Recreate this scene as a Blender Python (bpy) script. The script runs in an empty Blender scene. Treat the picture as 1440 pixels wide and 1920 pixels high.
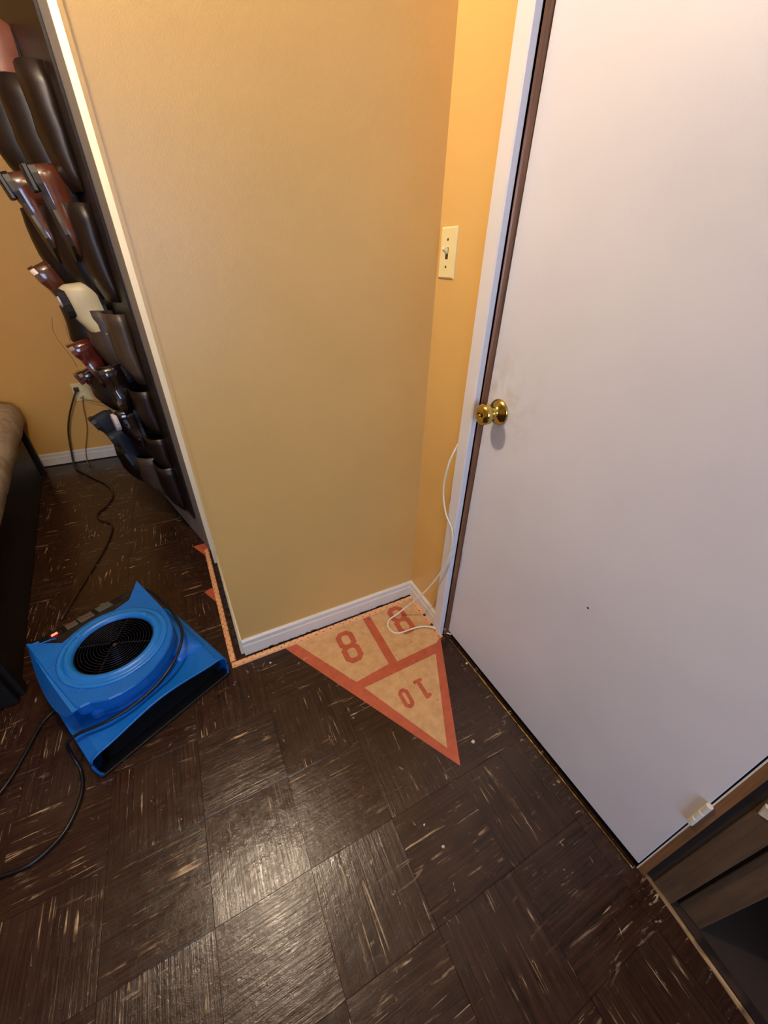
import bpy, math, random
from mathutils import Vector, Matrix, noise
random.seed(7)
S = bpy.context.scene
COL = S.collection
# ------------------------------------------------------------------ camera
CAM = Vector((-0.70273827, -1.05803078, 1.28))
MR = Matrix(((0.891881, 0.234316, -0.386838), (-0.451854, 0.498294, -0.739953), (0.019377, 0.834745, 0.550296)))
cd = bpy.data.cameras.new('camera'); cam = bpy.data.objects.new('camera', cd); COL.objects.link(cam)
cam.matrix_world = Matrix.Translation(CAM) @ MR.to_4x4()
cd.sensor_fit = 'VERTICAL'; cd.sensor_height = 36; cd.lens = 710/1920*36; cd.clip_start = 0.01
S.camera = cam
def in_view(p, m=120):
    q = MR.transposed() @ (Vector(p) - CAM)
    if q.z > -0.05: return False
    x = 720 + 710*q.x/-q.z; y = 960 - 710*q.y/-q.z
    return -m < x < 1440+m and -m < y < 1920+m
# ------------------------------------------------------------------ world, light, exposure
w = bpy.data.worlds.new('world'); S.world = w; w.use_nodes = True
w.node_tree.nodes['Background'].inputs[0].default_value = (0.62, 0.72, 1.0, 1)
w.node_tree.nodes['Background'].inputs[1].default_value = 0.6
LAMP = (-0.95, -0.085, 2.14)          # ceiling bulb
LAMP_W = 40.0
FILL_POS = (-1.15, -3.62, 1.45)           # added cool fill light, before an invented window behind the camera
ld = bpy.data.lights.new('cool_fill', 'AREA'); ld.shape = 'RECTANGLE'; ld.size = 1.3; ld.size_y = 1.2
ld.energy = 42; ld.color = (0.46, 0.63, 1.0)
lo = bpy.data.objects.new('cool_fill', ld); COL.objects.link(lo)
lo.location = FILL_POS; lo.rotation_euler = (math.radians(90), 0, 0)
S.view_settings.view_transform = 'Standard'; S.view_settings.look = 'None'
S.view_settings.exposure = 0.35; S.view_settings.gamma = 1; S.view_settings.use_curve_mapping = False

# ------------------------------------------------------------------ helpers
def srgb(r, g, b):
    f = lambda c: (c/255/12.92 if c/255 <= .04045 else ((c/255+.055)/1.055)**2.4)
    return (f(r), f(g), f(b), 1)
class NT:
    def __init__(s, name):
        s.m = bpy.data.materials.new(name); s.m.use_nodes = True; s.t = s.m.node_tree
        s.b = s.t.nodes['Principled BSDF']
    def n(s, typ, **kw):
        o = s.t.nodes.new(typ)
        for k, v in kw.items():
            if k.startswith('i_'): 
                key = k[2:]; key = int(key) if key.isdigit() else key.replace('_', ' ')
                o.inputs[key].default_value = v
            else: setattr(o, k, v)
        return o
    def l(s, a, b): s.t.links.new(a, b)
    def set(s, **kw):
        for k, v in kw.items(): s.b.inputs[k.replace('_', ' ')].default_value = v
    def ramp(s, src, stops):
        r = s.n('ShaderNodeValToRGB'); s.l(src, r.inputs[0]); e = r.color_ramp.elements
        while len(e) < len(stops): e.new(.5)
        for el, (p, c) in zip(e, stops): el.position = p; el.color = c if len(c) == 4 else (*c, 1)
        return r.outputs[0]
    def noise(s, vec, scale, detail=3, rough=.55, dist=0):
        o = s.n('ShaderNodeTexNoise'); o.inputs['Scale'].default_value = scale; o.inputs['Detail'].default_value = detail
        o.inputs['Roughness'].default_value = rough; o.inputs['Distortion'].default_value = dist
        if vec is not None: s.l(vec, o.inputs['Vector'])
        return o.outputs[0]
    def mapping(s, vec, scale=(1,1,1), rot=(0,0,0)):
        o = s.n('ShaderNodeMapping'); s.l(vec, o.inputs[0]); o.inputs['Scale'].default_value = scale; o.inputs['Rotation'].default_value = rot
        return o.outputs[0]
    def mix(s, f, a, b, mode='MIX'):
        o = s.n('ShaderNodeMix'); o.data_type = 'RGBA'; o.blend_type = mode
        for i, v in ((0, f), (6, a), (7, b)):
            if isinstance(v, (int, float)): o.inputs[i].default_value = v
            elif isinstance(v, tuple): o.inputs[i].default_value = v
            else: s.l(v, o.inputs[i])
        return o.outputs[2]
    def math(s, op, a, b=0.):
        o = s.n('ShaderNodeMath'); o.operation = op
        for i, v in ((0, a), (1, b)):
            if isinstance(v, (int, float)): o.inputs[i].default_value = v
            else: s.l(v, o.inputs[i])
        return o.outputs[0]
    def bump(s, h, strength=.3, dist=.001):
        o = s.n('ShaderNodeBump'); o.inputs['Strength'].default_value = strength; o.inputs['Distance'].default_value = dist
        s.l(h, o.inputs['Height']); s.l(o.outputs[0], s.b.inputs['Normal'])
def basic(name, c, rough=.5, metal=0, var=.12, scale=30, bump=.1, coat=0, c2=None):
    t = NT(name); g = t.n('ShaderNodeNewGeometry').outputs['Position']
    nz = t.noise(g, scale, 4)
    c = srgb(*c); d = srgb(*c2) if c2 else tuple(x*(1-var) for x in c[:3]) + (1,)
    t.l(t.mix(t.ramp(nz, [(.35, (0,0,0)), (.65, (1,1,1))]), c, d), t.b.inputs['Base Color'])
    t.set(Roughness=rough, Metallic=metal); t.b.inputs['Coat Weight'].default_value = coat
    if bump: t.bump(t.noise(g, scale*8, 3), bump, .001)
    return t.m
def wall_paint(name, c, rough, bump=.25):
    t = NT(name); g = t.n('ShaderNodeNewGeometry').outputs['Position']
    c = srgb(*c); big = t.noise(g, 3, 3)
    t.l(t.mix(t.ramp(big, [(.3, (0,0,0)), (.7, (1,1,1))]), c, tuple(x*.93 for x in c[:3])+(1,)), t.b.inputs['Base Color'])
    t.set(Roughness=rough); t.bump(t.math('ADD', t.noise(g, 420, 2), t.math('MULTIPLY', t.noise(g, 60, 3), .8)), bump, .0012)
    return t.m
def wood(name, c1, c2, rough=.55, axis=2, scale=18, dark=None):
    t = NT(name); g = t.n('ShaderNodeNewGeometry').outputs['Position']
    sc = [scale*5]*3; sc[axis] = scale*.25
    nz = t.noise(t.mapping(g, tuple(sc)), 1, 5, .6, .6)
    col = t.ramp(nz, [(.3, srgb(*c2)), (.68, srgb(*c1))])
    if dark:
        blot = t.ramp(t.noise(g, 14, 3), [(.5, (0,0,0)), (.62, (1,1,1))]); col = t.mix(blot, col, srgb(*dark))
    t.l(col, t.b.inputs['Base Color']); t.set(Roughness=rough); t.bump(nz, .25, .001)
    return t.m
# floor tile vinyl: streaks run along each tile's own x axis
def floor_mat(name, tiled):
    t = NT(name); g = t.n('ShaderNodeNewGeometry').outputs['Position']
    if tiled:
        tc = t.n('ShaderNodeTexCoord').outputs['Object']; oi = t.n('ShaderNodeObjectInfo').outputs['Random']
        cx = t.n('ShaderNodeCombineXYZ'); t.l(t.math('MULTIPLY', oi, 37.), cx.inputs[0]); t.l(t.math('MULTIPLY', oi, 91.), cx.inputs[1]); t.l(t.math('MULTIPLY', oi, 13.), cx.inputs[2])
        va = t.n('ShaderNodeVectorMath', operation='ADD'); t.l(tc, va.inputs[0]); t.l(cx.outputs[0], va.inputs[1]); v = va.outputs[0]
    else: v = g; oi = None
    fine = t.noise(t.mapping(v, (4, 150, 1)), 1, 5, .65, .5)
    base = t.ramp(fine, [(.3, srgb(28, 15, 10)), (.5, srgb(48, 29, 19)), (.78, srgb(70, 48, 33))])
    red = t.ramp(t.noise(g, 1.6, 2), [(.42, (0,0,0)), (.6, (1,1,1))])
    base = t.mix(t.math('MULTIPLY', red, .5), base, srgb(46, 22, 13))
    patch = t.ramp(t.noise(g, 9, 4, .6), [(.45, (0,0,0)), (.7, (1,1,1))])
    base = t.mix(t.math('MULTIPLY', patch, .35), base, srgb(66, 51, 38))
    # thin long streaks of the pale marbling showing through
    st = t.noise(t.mapping(v, (4.5, 85, 1)), 1, 5, .62, 1.1)
    area = t.noise(v, 13, 3, .6)
    stk = t.math('MULTIPLY', t.ramp(st, [(.60, (0,0,0)), (.66, (1,1,1))]), t.ramp(area, [(.46, (0,0,0)), (.62, (1,1,1))]))
    base = t.mix(t.math('MULTIPLY', stk, .95), base, srgb(188, 162, 124))
    # scuffs and chips in room space
    ch = t.noise(t.mapping(g, (1, .7, 1), (0, 0, .4)), 42, 5, .68, .8)
    ch2 = t.noise(g, 6, 2)
    chip = t.math('MULTIPLY', t.ramp(ch, [(.655, (0,0,0)), (.70, (1,1,1))]), t.ramp(ch2, [(.40, (0,0,0)), (.55, (1,1,1))]))
    base = t.mix(t.math('MULTIPLY', chip, .8), base, srgb(168, 152, 130))
    sc = t.noise(t.mapping(g, (7, 60, 1), (0, 0, 1.2)), 1, 4, .6, 1.2)
    scr = t.math('MULTIPLY', t.ramp(sc, [(.62, (0,0,0)), (.68, (1,1,1))]), t.ramp(t.noise(g, 5, 2), [(.5, (0,0,0)), (.6, (1,1,1))]))
    base = t.mix(t.math('MULTIPLY', scr, .5), base, srgb(150, 130, 110))
    t.l(base, t.b.inputs['Base Color'])
    r = t.ramp(t.noise(g, 24, 4, .7), [(.3, (.11,)*3), (.7, (.30,)*3)])
    t.l(r, t.b.inputs['Roughness'])
    t.b.inputs['Specular IOR Level'].default_value = .42
    h = t.math('ADD', t.math('MULTIPLY', fine, 1.0), t.math('MULTIPLY', t.noise(g, 45, 4, .7), 1.3))
    h = t.math('ADD', h, t.math('MULTIPLY', t.noise(g, 7, 2), 2.2))
    t.bump(h, .30, .002)
    return t.m

M = {}
M['tile'] = floor_mat('floor_tile_vinyl', True)
M['subfloor'] = floor_mat('floor_vinyl_base', False)
M['yellow'] = wall_paint('yellow_wall_paint', (220, 178, 104), .38)
M['yellow_far'] = wall_paint('orange_wall_paint', (220, 170, 88), .55)
M['white'] = wall_paint('white_door_paint', (222, 220, 222), .42, .15)
def door_paint():
    t = NT('white_door_paint_stained'); g = t.n('ShaderNodeNewGeometry').outputs['Position']
    c = t.mix(t.ramp(t.noise(g, 3, 3), [(.3, (0,0,0)), (.7, (1,1,1))]), srgb(220, 220, 226), srgb(212, 212, 219))
    v = t.n('ShaderNodeVectorMath', operation='DISTANCE'); t.l(g, v.inputs[0]); v.inputs[1].default_value = (.02, -.30, .98)
    near = t.ramp(v.outputs['Value'], [(.03, (1,1,1)), (.17, (0,0,0))])
    sm = t.math('MULTIPLY', t.math('MULTIPLY', near, t.ramp(t.noise(g, 22, 4, .6), [(.42, (0,0,0)), (.7, (1,1,1))])), .55)
    t.l(t.mix(sm, c, srgb(176, 162, 122)), t.b.inputs['Base Color']); t.set(Roughness=.42)
    t.bump(t.math('ADD', t.noise(g, 420, 2), t.math('MULTIPLY', t.noise(g, 60, 3), .8)), .15, .0012)
    return t.m
M['door1'] = door_paint()
M['door2'] = wall_paint('shaded_closet_door_paint', (142, 134, 124), .5, .2)  # shade put into the white closet door's colour, turning it grey
M['trim'] = wall_paint('trim_white_paint', (226, 220, 206), .4, .2)
M['creamtrim'] = wall_paint('cream_trim_paint', (232, 222, 190), .45, .3)
M['ceil'] = wall_paint('ceiling_paint', (225, 220, 210), .8)
M['jamb'] = wood('brown_jamb_wood', (146, 98, 64), (84, 52, 30), .32)
M['saddle'] = wood('dark_saddle_wood', (66, 48, 36), (40, 28, 20), .5, axis=1, dark=(30, 20, 15))
M['stud'] = wood('rough_stud_wood', (138, 98, 58), (98, 66, 38), .7)
M['stud2'] = wood('olive_brown_board_wood', (96, 74, 50), (74, 55, 37), .75)  # duller olive-brown tone of the bare boards
M['dark'] = basic('dark_gap', (16, 11, 8), 1); M['dark'].node_tree.nodes['Principled BSDF'].inputs['Specular IOR Level'].default_value = .05
M['shim'] = basic('dark_brown_gap_board', (44, 31, 21), .9)
M['hall'] = basic('hall_floor_brown', (46, 32, 21), .8, scale=12)
M['tack'] = wood('tack_strip_plywood', (240, 186, 132), (216, 154, 102), .6, axis=0, scale=30)
M['tack_y'] = wood('tack_strip_plywood_side', (240, 182, 128), (216, 150, 100), .6, axis=1, scale=30)
M['nail'] = basic('tack_nail', (40, 28, 22), .5, .6)
M['brass'] = basic('brass', (206, 178, 92), .12, 1, .08, 20, 0)
M['brass_worn'] = basic('worn_brass_threshold', (196, 166, 96), .28, 1, .5, 60, .4, c2=(92, 70, 36))
M['oldwood'] = wood('worn_edge_wood', (196, 164, 118), (90, 64, 42), .4, axis=1, scale=16, dark=(70, 48, 32))
M['plate'] = basic('ivory_switch_plate', (232, 216, 158), .35, 0, .04, 10, 0)
M['plate2'] = basic('ivory_toggle', (240, 228, 180), .3, 0, .04, 10, 0)
M['slot'] = basic('switch_slot', (70, 52, 26), .6, 0, .1, 10, 0)
M['cordw'] = basic('white_cord', (236, 228, 206), .4, 0, .05, 20, 0)
M['cordb'] = basic('black_cord', (16, 14, 14), .35, 0, .2, 20, 0)
M['cordbr'] = basic('brown_cord', (58, 38, 20), .45, 0, .2, 20, 0)
M['cordy'] = basic('tan_thin_cord', (150, 112, 44), .5, 0, .1, 20, 0)
M['blue'] = basic('blue_plastic', (8, 104, 196), .38, 0, .12, 14, .12)
M['blue2'] = basic('blue_plastic_rim', (26, 118, 204), .33, 0, .1, 14, .1)
M['black'] = basic('black_plastic', (20, 20, 22), .45, 0, .2, 20, .1)
M['grey'] = basic('grey_label', (96, 104, 100), .5, 0, .2, 60, 0)
M['redlab'] = basic('red_label', (150, 50, 40), .5, 0, .2, 60, 0)
M['wire'] = basic('guard_wire', (46, 46, 56), .35, .6, .1, 20, 0)
M['steel'] = basic('steel_hub', (120, 116, 110), .35, .9, .2, 20, 0)
M['inside'] = basic('dark_inside', (8, 9, 16), .7, 0, .2, 20, 0)
def shuf(name, c, c2):
    t = NT(name); g = t.n('ShaderNodeNewGeometry').outputs['Position']
    a = t.ramp(t.noise(g, 28, 5, .7), [(.38, (0,0,0)), (.66, (1,1,1))])
    base = t.mix(a, srgb(*c), srgb(*c2))
    sp = t.ramp(t.noise(g, 48, 3, .5), [(.69, (0,0,0)), (.73, (1,1,1))])
    base = t.mix(t.math('MULTIPLY', sp, .75), base, srgb(104, 62, 34))
    wp = t.ramp(t.noise(g, 21, 4, .6, .5), [(.68, (0,0,0)), (.76, (1,1,1))])
    base = t.mix(t.math('MULTIPLY', wp, .5), base, srgb(226, 196, 150))
    t.l(base, t.b.inputs['Base Color']); t.l(t.ramp(a, [(0, (.35,)*3), (1, (.5,)*3)]), t.b.inputs['Roughness'])
    t.bump(t.noise(g, 60, 4, .7), .3, .0015)
    return t.m
M['sred'] = shuf('shuffleboard_red', (188, 92, 62), (170, 80, 52))
M['scream'] = shuf('shuffleboard_cream', (208, 168, 118), (190, 148, 98))
M['organizer'] = basic('dark_brown_vinyl', (28, 18, 14), .38, 0, .35, 9, .25)
M['pocket'] = basic('brown_vinyl_pocket', (34, 21, 14), .42, 0, .4, 9, .3)
M['pocketg'] = basic('grey_brown_vinyl_pocket', (74, 60, 48), .4, 0, .35, 9, .3)
M['br_leather'] = basic('brown_polished_leather', (86, 44, 26), .16, 0, .3, 14, .12, .5)
M['red_leather'] = basic('oxblood_polished_leather', (84, 30, 22), .14, 0, .4, 14, .1, .6)
M['pink_leather'] = basic('tan_pink_leather', (132, 80, 64), .4, 0, .25, 14, .2)
M['bk_leather'] = basic('black_polished_leather', (22, 12, 12), .12, 0, .3, 14, .08, .7)
M['navy'] = basic('navy_canvas', (22, 30, 42), .7, 0, .3, 50, .3)
M['cream_l'] = basic('cream_leather', (196, 184, 146), .4, 0, .12, 14, .15)
M['sole'] = basic('black_rubber_sole', (16, 13, 12), .4, 0, .3, 30, .1)
M['tansole'] = basic('tan_sole', (150, 116, 76), .6, 0, .3, 30, .1)
M['lining'] = basic('dark_lining', (20, 14, 22), .8, 0, .3, 30, .1)
M['wlining'] = basic('pale_lining', (200, 192, 196), .7, 0, .1, 30, .1)
def quilt():
    t = NT('beige_quilted_fabric'); g = t.n('ShaderNodeNewGeometry').outputs['Position']
    a = t.ramp(t.noise(g, 10, 4, .6, 1.), [(.4, srgb(196, 184, 162)), (.6, srgb(172, 154, 132))])
    t.l(a, t.b.inputs['Base Color']); t.set(Roughness=.9)
    t.bump(t.math('ADD', t.noise(g, 240, 3), t.noise(g, 30, 3)), .6, .003)
    return t.m
M['quilt'] = quilt()
M['bedblack'] = basic('black_bed_metal_and_shade', (16, 13, 12), .5, 0, .2, 20, .1)  # also colours the shade block under the bed
M['chip'] = basic('pale_paint_chip', (214, 204, 190), .6, 0, .2, 90, .3)
M['residue'] = basic('dark_adhesive_residue', (44, 30, 24), .8, 0, .4, 90, .6)

class MB:
    def __init__(s): s.v = []; s.f = []
    def add(s, vs, fs):
        o = len(s.v); s.v += [tuple(v) for v in vs]; s.f += [tuple(i+o for i in f) for f in fs]; return s
    def box(s, a, b):
        x0, y0, z0 = a; x1, y1, z1 = b
        return s.add([(x0,y0,z0),(x1,y0,z0),(x1,y1,z0),(x0,y1,z0),(x0,y0,z1),(x1,y0,z1),(x1,y1,z1),(x0,y1,z1)],
            [(3,2,1,0),(4,5,6,7),(0,1,5,4),(1,2,6,5),(2,3,7,6),(3,0,4,7)])
    def loft(s, rings, cap0=True, cap1=True, closed=True):
        n = len(rings[0]); vs = [p for r in rings for p in r]; fs = []
        for i in range(len(rings)-1):
            for j in range(n if closed else n-1):
                k = (j+1) % n; fs.append((i*n+j, i*n+k, (i+1)*n+k, (i+1)*n+j))
        if cap0: fs.append(tuple(range(n-1, -1, -1)))
        if cap1: fs.append(tuple((len(rings)-1)*n+j for j in range(n)))
        return s.add(vs, fs)
    def prism(s, poly, z0, z1, f=None):
        f = f or (lambda x, y, z: (x, y, z))
        return s.loft([[f(x, y, z0) for x, y in poly], [f(x, y, z1) for x, y in poly]])
    def tube(s, path, r, n=8):
        P = [Vector(p) for p in path]; rings = []; up = Vector((0, 0, 1))
        for i, p in enumerate(P):
            tg = (P[min(i+1, len(P)-1)] - P[max(i-1, 0)]).normalized()
            a = tg.cross(up); a = a.normalized() if a.length > .05 else tg.cross(Vector((1, 0, 0))).normalized()
            b = a.cross(tg).normalized()
            rr = r[i] if isinstance(r, (list, tuple)) else r
            rings.append([p + a*math.cos(2*math.pi*k/n)*rr + b*math.sin(2*math.pi*k/n)*rr for k in range(n)])
        return s.loft(rings)
    def lathe(s, prof, f, n=32):   # prof (r, h); f(x, y, h) -> point
        rings = [[f(r*math.cos(2*math.pi*k/n), r*math.sin(2*math.pi*k/n), h) for k in range(n)] for r, h in prof]
        return s.loft(rings)
    def build(s, name, mat, parent=None, smooth=False, bevel=0, seg=2, sub=0):
        me = bpy.data.meshes.new(name); me.from_pydata(s.v, [], s.f); me.update()
        import bmesh
        bm = bmesh.new(); bm.from_mesh(me); bmesh.ops.recalc_face_normals(bm, faces=bm.faces); bm.to_mesh(me); bm.free()
        o = bpy.data.objects.new(name, me); COL.objects.link(o); me.materials.append(M[mat] if isinstance(mat, str) else mat)
        if parent: o.parent = parent
        if smooth:
            for p in me.polygons: p.use_smooth = True
        if bevel:
            m = o.modifiers.new('bevel', 'BEVEL'); m.width = bevel; m.segments = seg; m.limit_method = 'ANGLE'; m.angle_limit = .6
        if sub:
            m = o.modifiers.new('sub', 'SUBSURF'); m.levels = sub; m.render_levels = sub
        if smooth and bevel:
            pass
        return o
def tag(o, label=None, cat=None, group=None, kind=None):
    for k, v in (('label', label), ('category', cat), ('group', group), ('kind', kind)):
        if v: o[k] = v
    return o
def thing(name, label, cat, loc=(0,0,0), rz=0, group=None, kind=None):
    o = bpy.data.objects.new(name, None); COL.objects.link(o); o.location = loc; o.rotation_euler = (0, 0, rz); o.empty_display_size = .05
    return tag(o, label, cat, group, kind)
def smoothpath(pts, n=6):
    P = [Vector(p) for p in pts]; P = [P[0]*2-P[1]] + P + [P[-1]*2-P[-2]]; out = []
    for i in range(1, len(P)-2):
        a, b, c, d = P[i-1:i+3]
        for k in range(n):
            t = k/n
            out.append(.5*((2*b) + (c-a)*t + (2*a-5*b+4*c-d)*t*t + (3*b-a-3*c+d)*t**3))
    return out + [P[-2]]

# ------------------------------------------------------------------ floor
fl = MB().box((-4.2, -3.7, -.05), (.05, 3.4, -.0025)).build('floor', 'subfloor'); tag(fl, 'dark brown scratched vinyl tile floor with alternating grain', 'floor', kind='structure')
T = .229; tm = None; cnt = 0
for i in range(-14, 5):
    for j in range(-12, 12):
        x0 = -.707 + T*i; y0 = -.717 + T*j; x1 = x0+T; y1 = y0+T
        if x0 > .04: continue
        xe = min(x1, .046)
        if y0 > 2.2 or (x0 > -.80 and y0 > .02) : continue
        if y0 > .02 and x0 > -1.0 and x1 > -.74 and False: continue
        if not any(in_view((x, y, 0), 60) for x in (x0, xe) for y in (y0, y1)): continue
        if tm is None:
            o = MB().box((-.11435, -.11435, -.0025), (.11435, .11435, 0)).build('tile', 'tile', fl, bevel=.0005, seg=1); tm = o.data
        else:
            o = bpy.data.objects.new('tile', tm); COL.objects.link(o); o.parent = fl
            m = o.modifiers.new('bevel', 'BEVEL'); m.width = .0005; m.segments = 1
        o.location = ((x0+xe)/2, (y0+y1)/2, random.uniform(-.0003, .0001))
        if xe < x1: o.scale = ((xe-x0)/T, 1, 1)
        elif (i+j) % 2: o.rotation_euler = (0, 0, math.pi/2)
        cnt += 1
print('tiles', cnt)
hall = MB().box((.05, -3.7, -.06), (1.6, 3.4, -.004)).build('floor', 'hall'); tag(hall, 'brown hallway floor beyond the open frame at right', 'floor', kind='structure')

# ------------------------------------------------------------------ walls
CZ = 2.4
def struct(name, mb, mat, label, **k):
    return tag(mb.build(name, mat, **k), label, kind='structure')
# partition (faces the camera) with slightly splayed left side
XL = -.742
def xl(y): return XL - .030*y
struct('wall_back', MB().prism([(XL, 0), (.2, 0), (.2, 2.6), (xl(.64), 2.6), (xl(.64), .64)], 0, CZ), 'yellow', 'tan yellow painted wall between closet door and white door')
struct('wall_right', MB().box((0, -.235, 0), (.10, 0, CZ)), 'yellow', 'narrow yellow wall strip beside white door, with light switch')
struct('wall_right', MB().box((0.02, -.26, 2.08), (.12, -1.2, CZ)), 'yellow', 'wall above the white door')
struct('wall_right', MB().box((0.02, -3.7, 0), (.12, -1.55, CZ)), 'yellow', 'yellow wall behind the camera on the right side')
struct('wall_far', MB().box((-4.3, 2.245, 0), (-.7, 2.35, CZ)), 'yellow_far', 'orange yellow wall at the far end behind the closet door')
struct('wall_left', MB().box((-4.3, -3.7, 0), (-4.2, 2.35, CZ)), 'yellow', 'yellow wall far to the left')
wf = MB().box((-4.3, -3.8, 0), (-1.85, -3.7, CZ)).box((-.45, -3.8, 0), (.12, -3.7, CZ)).box((-1.85, -3.8, 0), (-.45, -3.7, .8)).box((-1.85, -3.8, 2.1), (-.45, -3.7, CZ))
struct('wall_front', wf, 'yellow', 'yellow wall behind the camera with an added window opening')
wi = MB()
for a, b in (((-1.85, -3.78, .8), (-1.79, -3.7, 2.1)), ((-.51, -3.78, .8), (-.45, -3.7, 2.1)), ((-1.79, -3.78, .8), (-.51, -3.7, .86)), ((-1.79, -3.78, 2.04), (-.51, -3.7, 2.1)), ((-1.17, -3.78, .86), (-1.13, -3.7, 2.04))): wi.box(a, b)
struct('added_window_1', wi, 'trim', 'added unseen white window frame around the cool fill light')  # invented frame and opening for the added fill light
struct('trim_6', MB().prism([(XL-.001, -.0018), (XL+.007, -.0018), (XL+.007, .001), (XL-.001, .001)], .08, CZ), 'yellow', 'thin painted corner bead at the left end of the tan wall')
struct('ceiling', MB().box((-4.3, -3.8, CZ), (1.6, 3.4, CZ+.08)), 'ceil', 'off-white ceiling')
struct('wall_hall', MB().box((1.5, -3.7, -.06), (1.6, 3.4, CZ)), 'stud2', 'dark brown hallway wall beyond the frame')

# baseboards
def bb(name, pts, h, th, mat, label, top=.006):
    mb = MB()
    (x0, y0), (x1, y1) = pts; d = Vector((x1-x0, y1-y0, 0)); L = d.length; d.normalize(); n = Vector((d.y, -d.x, 0))
    prof = [(0, 0), (th, 0), (th, h*.62), (th*.8, h*.70), (th*.8, h-.006), (th*.45, h), (0, h)]
    N = max(2, int(L/.03)); rings = []
    for i in range(N+1):
        p = Vector((x0, y0, 0)) + d*L*i/N; j = .0008*noise.noise(p*25)
        rings.append([p + n*(a+(j if a > 0 else 0)) + Vector((0, 0, b+.004)) for a, b in prof])
    return struct(name, mb.loft(rings), mat, label)
bb('baseboard_back', ((XL-.002, 0), (0, 0)), .078, .012, 'trim', 'white baseboard under the tan yellow wall')
bb('baseboard_right', ((0, 0), (0, -.218)), .074, .012, 'trim', 'short white baseboard on the narrow yellow wall')
bb('baseboard_left', ((xl(.56), .56), (XL, .0)), .078, .014, 'creamtrim', 'cream baseboard along the left side of the wall end, chipped')
bb('baseboard_far', ((-4.2, 2.245), (-.75, 2.245)), .085, .014, 'trim', 'white baseboard under the far orange wall')
res = MB()
for i in range(60):
    x = random.uniform(XL, -.02); a = random.uniform(.006, .02); res.box((x, -.0165, 0), (x+a, -.011, random.uniform(.003, .009)))
for i in range(30):
    y = random.uniform(.02, .6); a = random.uniform(.006, .03); res.box((xl(y)-.030, y, 0), (xl(y)-.014, y+a, random.uniform(.002, .006)))
for i in range(8):
    y = random.uniform(-.2, 0); res.box((-.020, y-.012, 0), (-.012, y, random.uniform(.003, .01)))
tag(res.build('glue_residue', 'residue'), 'dark crumbly glue residue along the foot of the baseboards', 'residue', kind='stuff')

# tack strips
def tack(p0, p1, wd, label, mat):
    p0 = Vector(p0); p1 = Vector(p1); d = p1-p0; L = d.length
    t = thing('tack_strip', label, 'tack strip', (*p0, 0), math.atan2(d.y, d.x), 'carpet tack strips along the walls')
    N = int(L/.02); r = []
    for i in range(N+1):
        x = L*i/N; j = .0006*noise.noise(Vector((x*40, p0.x*9, 0)))
        r.append([(x, -wd/2+j, .0006), (x, wd/2+j, .0006), (x, wd/2-.002+j, .0075), (x, -wd/2+.002+j, .0075)])
    MB().loft(r).build('wood_strip', mat, t)
    nl = MB(); x = .01; k = 0
    while x < L-.005:
        y = (-.28, .28)[k % 2]*wd + random.uniform(-.001, .001); rr = random.uniform(.0017, .0028)
        ring = lambda z, q: [(x+q*math.cos(a*math.pi/3), y+q*math.sin(a*math.pi/3), z) for a in range(6)]
        nl.loft([ring(.0074, rr), ring(.0084, rr*.8)]); x += .0145 + random.uniform(-.003, .003); k += 1
    tag(nl.build('nails', 'nail', t), kind='stuff')
tack((-.797, -.034), (-.006, -.030), .022, 'pale nail-studded tack strip under the tan wall baseboard', 'tack')
tack((-.018, -.044), (-.016, -.272), .022, 'short nail-studded tack strip in front of the narrow wall', 'tack_y')
tack((-.790, -.018), (-.812, .735), .022, 'long nail-studded tack strip running back past the wall end beside the blue fan', 'tack_y')

# ------------------------------------------------------------------ white door, casing, jamb
DY0, DY1 = -.268, -1.083
d1 = thing('door_1', 'white flush door with brass knob', None, (.034, DY1, 0), 0, kind='structure')
ang = math.atan2(.012, .8)
d1.rotation_euler = (0, 0, ang)      # local +y runs from hinge edge to latch edge
dl = DY0-DY1
MB().box((0, 0, .022), (.035, dl, 2.05)).build('door_slab', 'door1', d1, bevel=.0015)
kz, ky = .953, dl-.049
kt = lambda x, y, h: (-h, ky+x, kz+y)
rose = MB().lathe([(.034, 0), (.0345, .002), (.033, .005), (.027, .009), (.019, .013), (.0135, .017), (.0125, .022), (.012, .030)], kt, 40).build('knob_rose', 'brass', d1, smooth=True)
MB().lathe([(.012, .028), (.0135, .032), (.021, .036), (.0265, .042), (.0275, .050), (.0265, .056), (.022, .061), (.014, .064), (.0085, .0635), (.0075, .0615), (.002, .0612)], kt, 40).build('door_knob', 'brass', d1, smooth=True)
MB().lathe([(.0042, .0605), (.0042, .067), (.003, .0685), (.0005, .069)], kt, 14).build('lock_button', 'brass', d1, smooth=True)
hg = MB()
for a, b in ((.305, .332), (.334, .36), (.362, .392)):
    hg.lathe([(.0045, a), (.006, a+.001), (.006, b-.001), (.0045, b)], lambda x, y, h: (-.005+x, -.002+y, h), 16)
tag(hg.build('hinge', 'trim', d1, smooth=False), 'white painted lower hinge')
MB().lathe([(.0025, .0003), (.0024, .0008), (.0005, .0009)], lambda x, y, h: (-h, .36+x, .60+y), 8).build('nail_hole', 'dark', d1)
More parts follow.
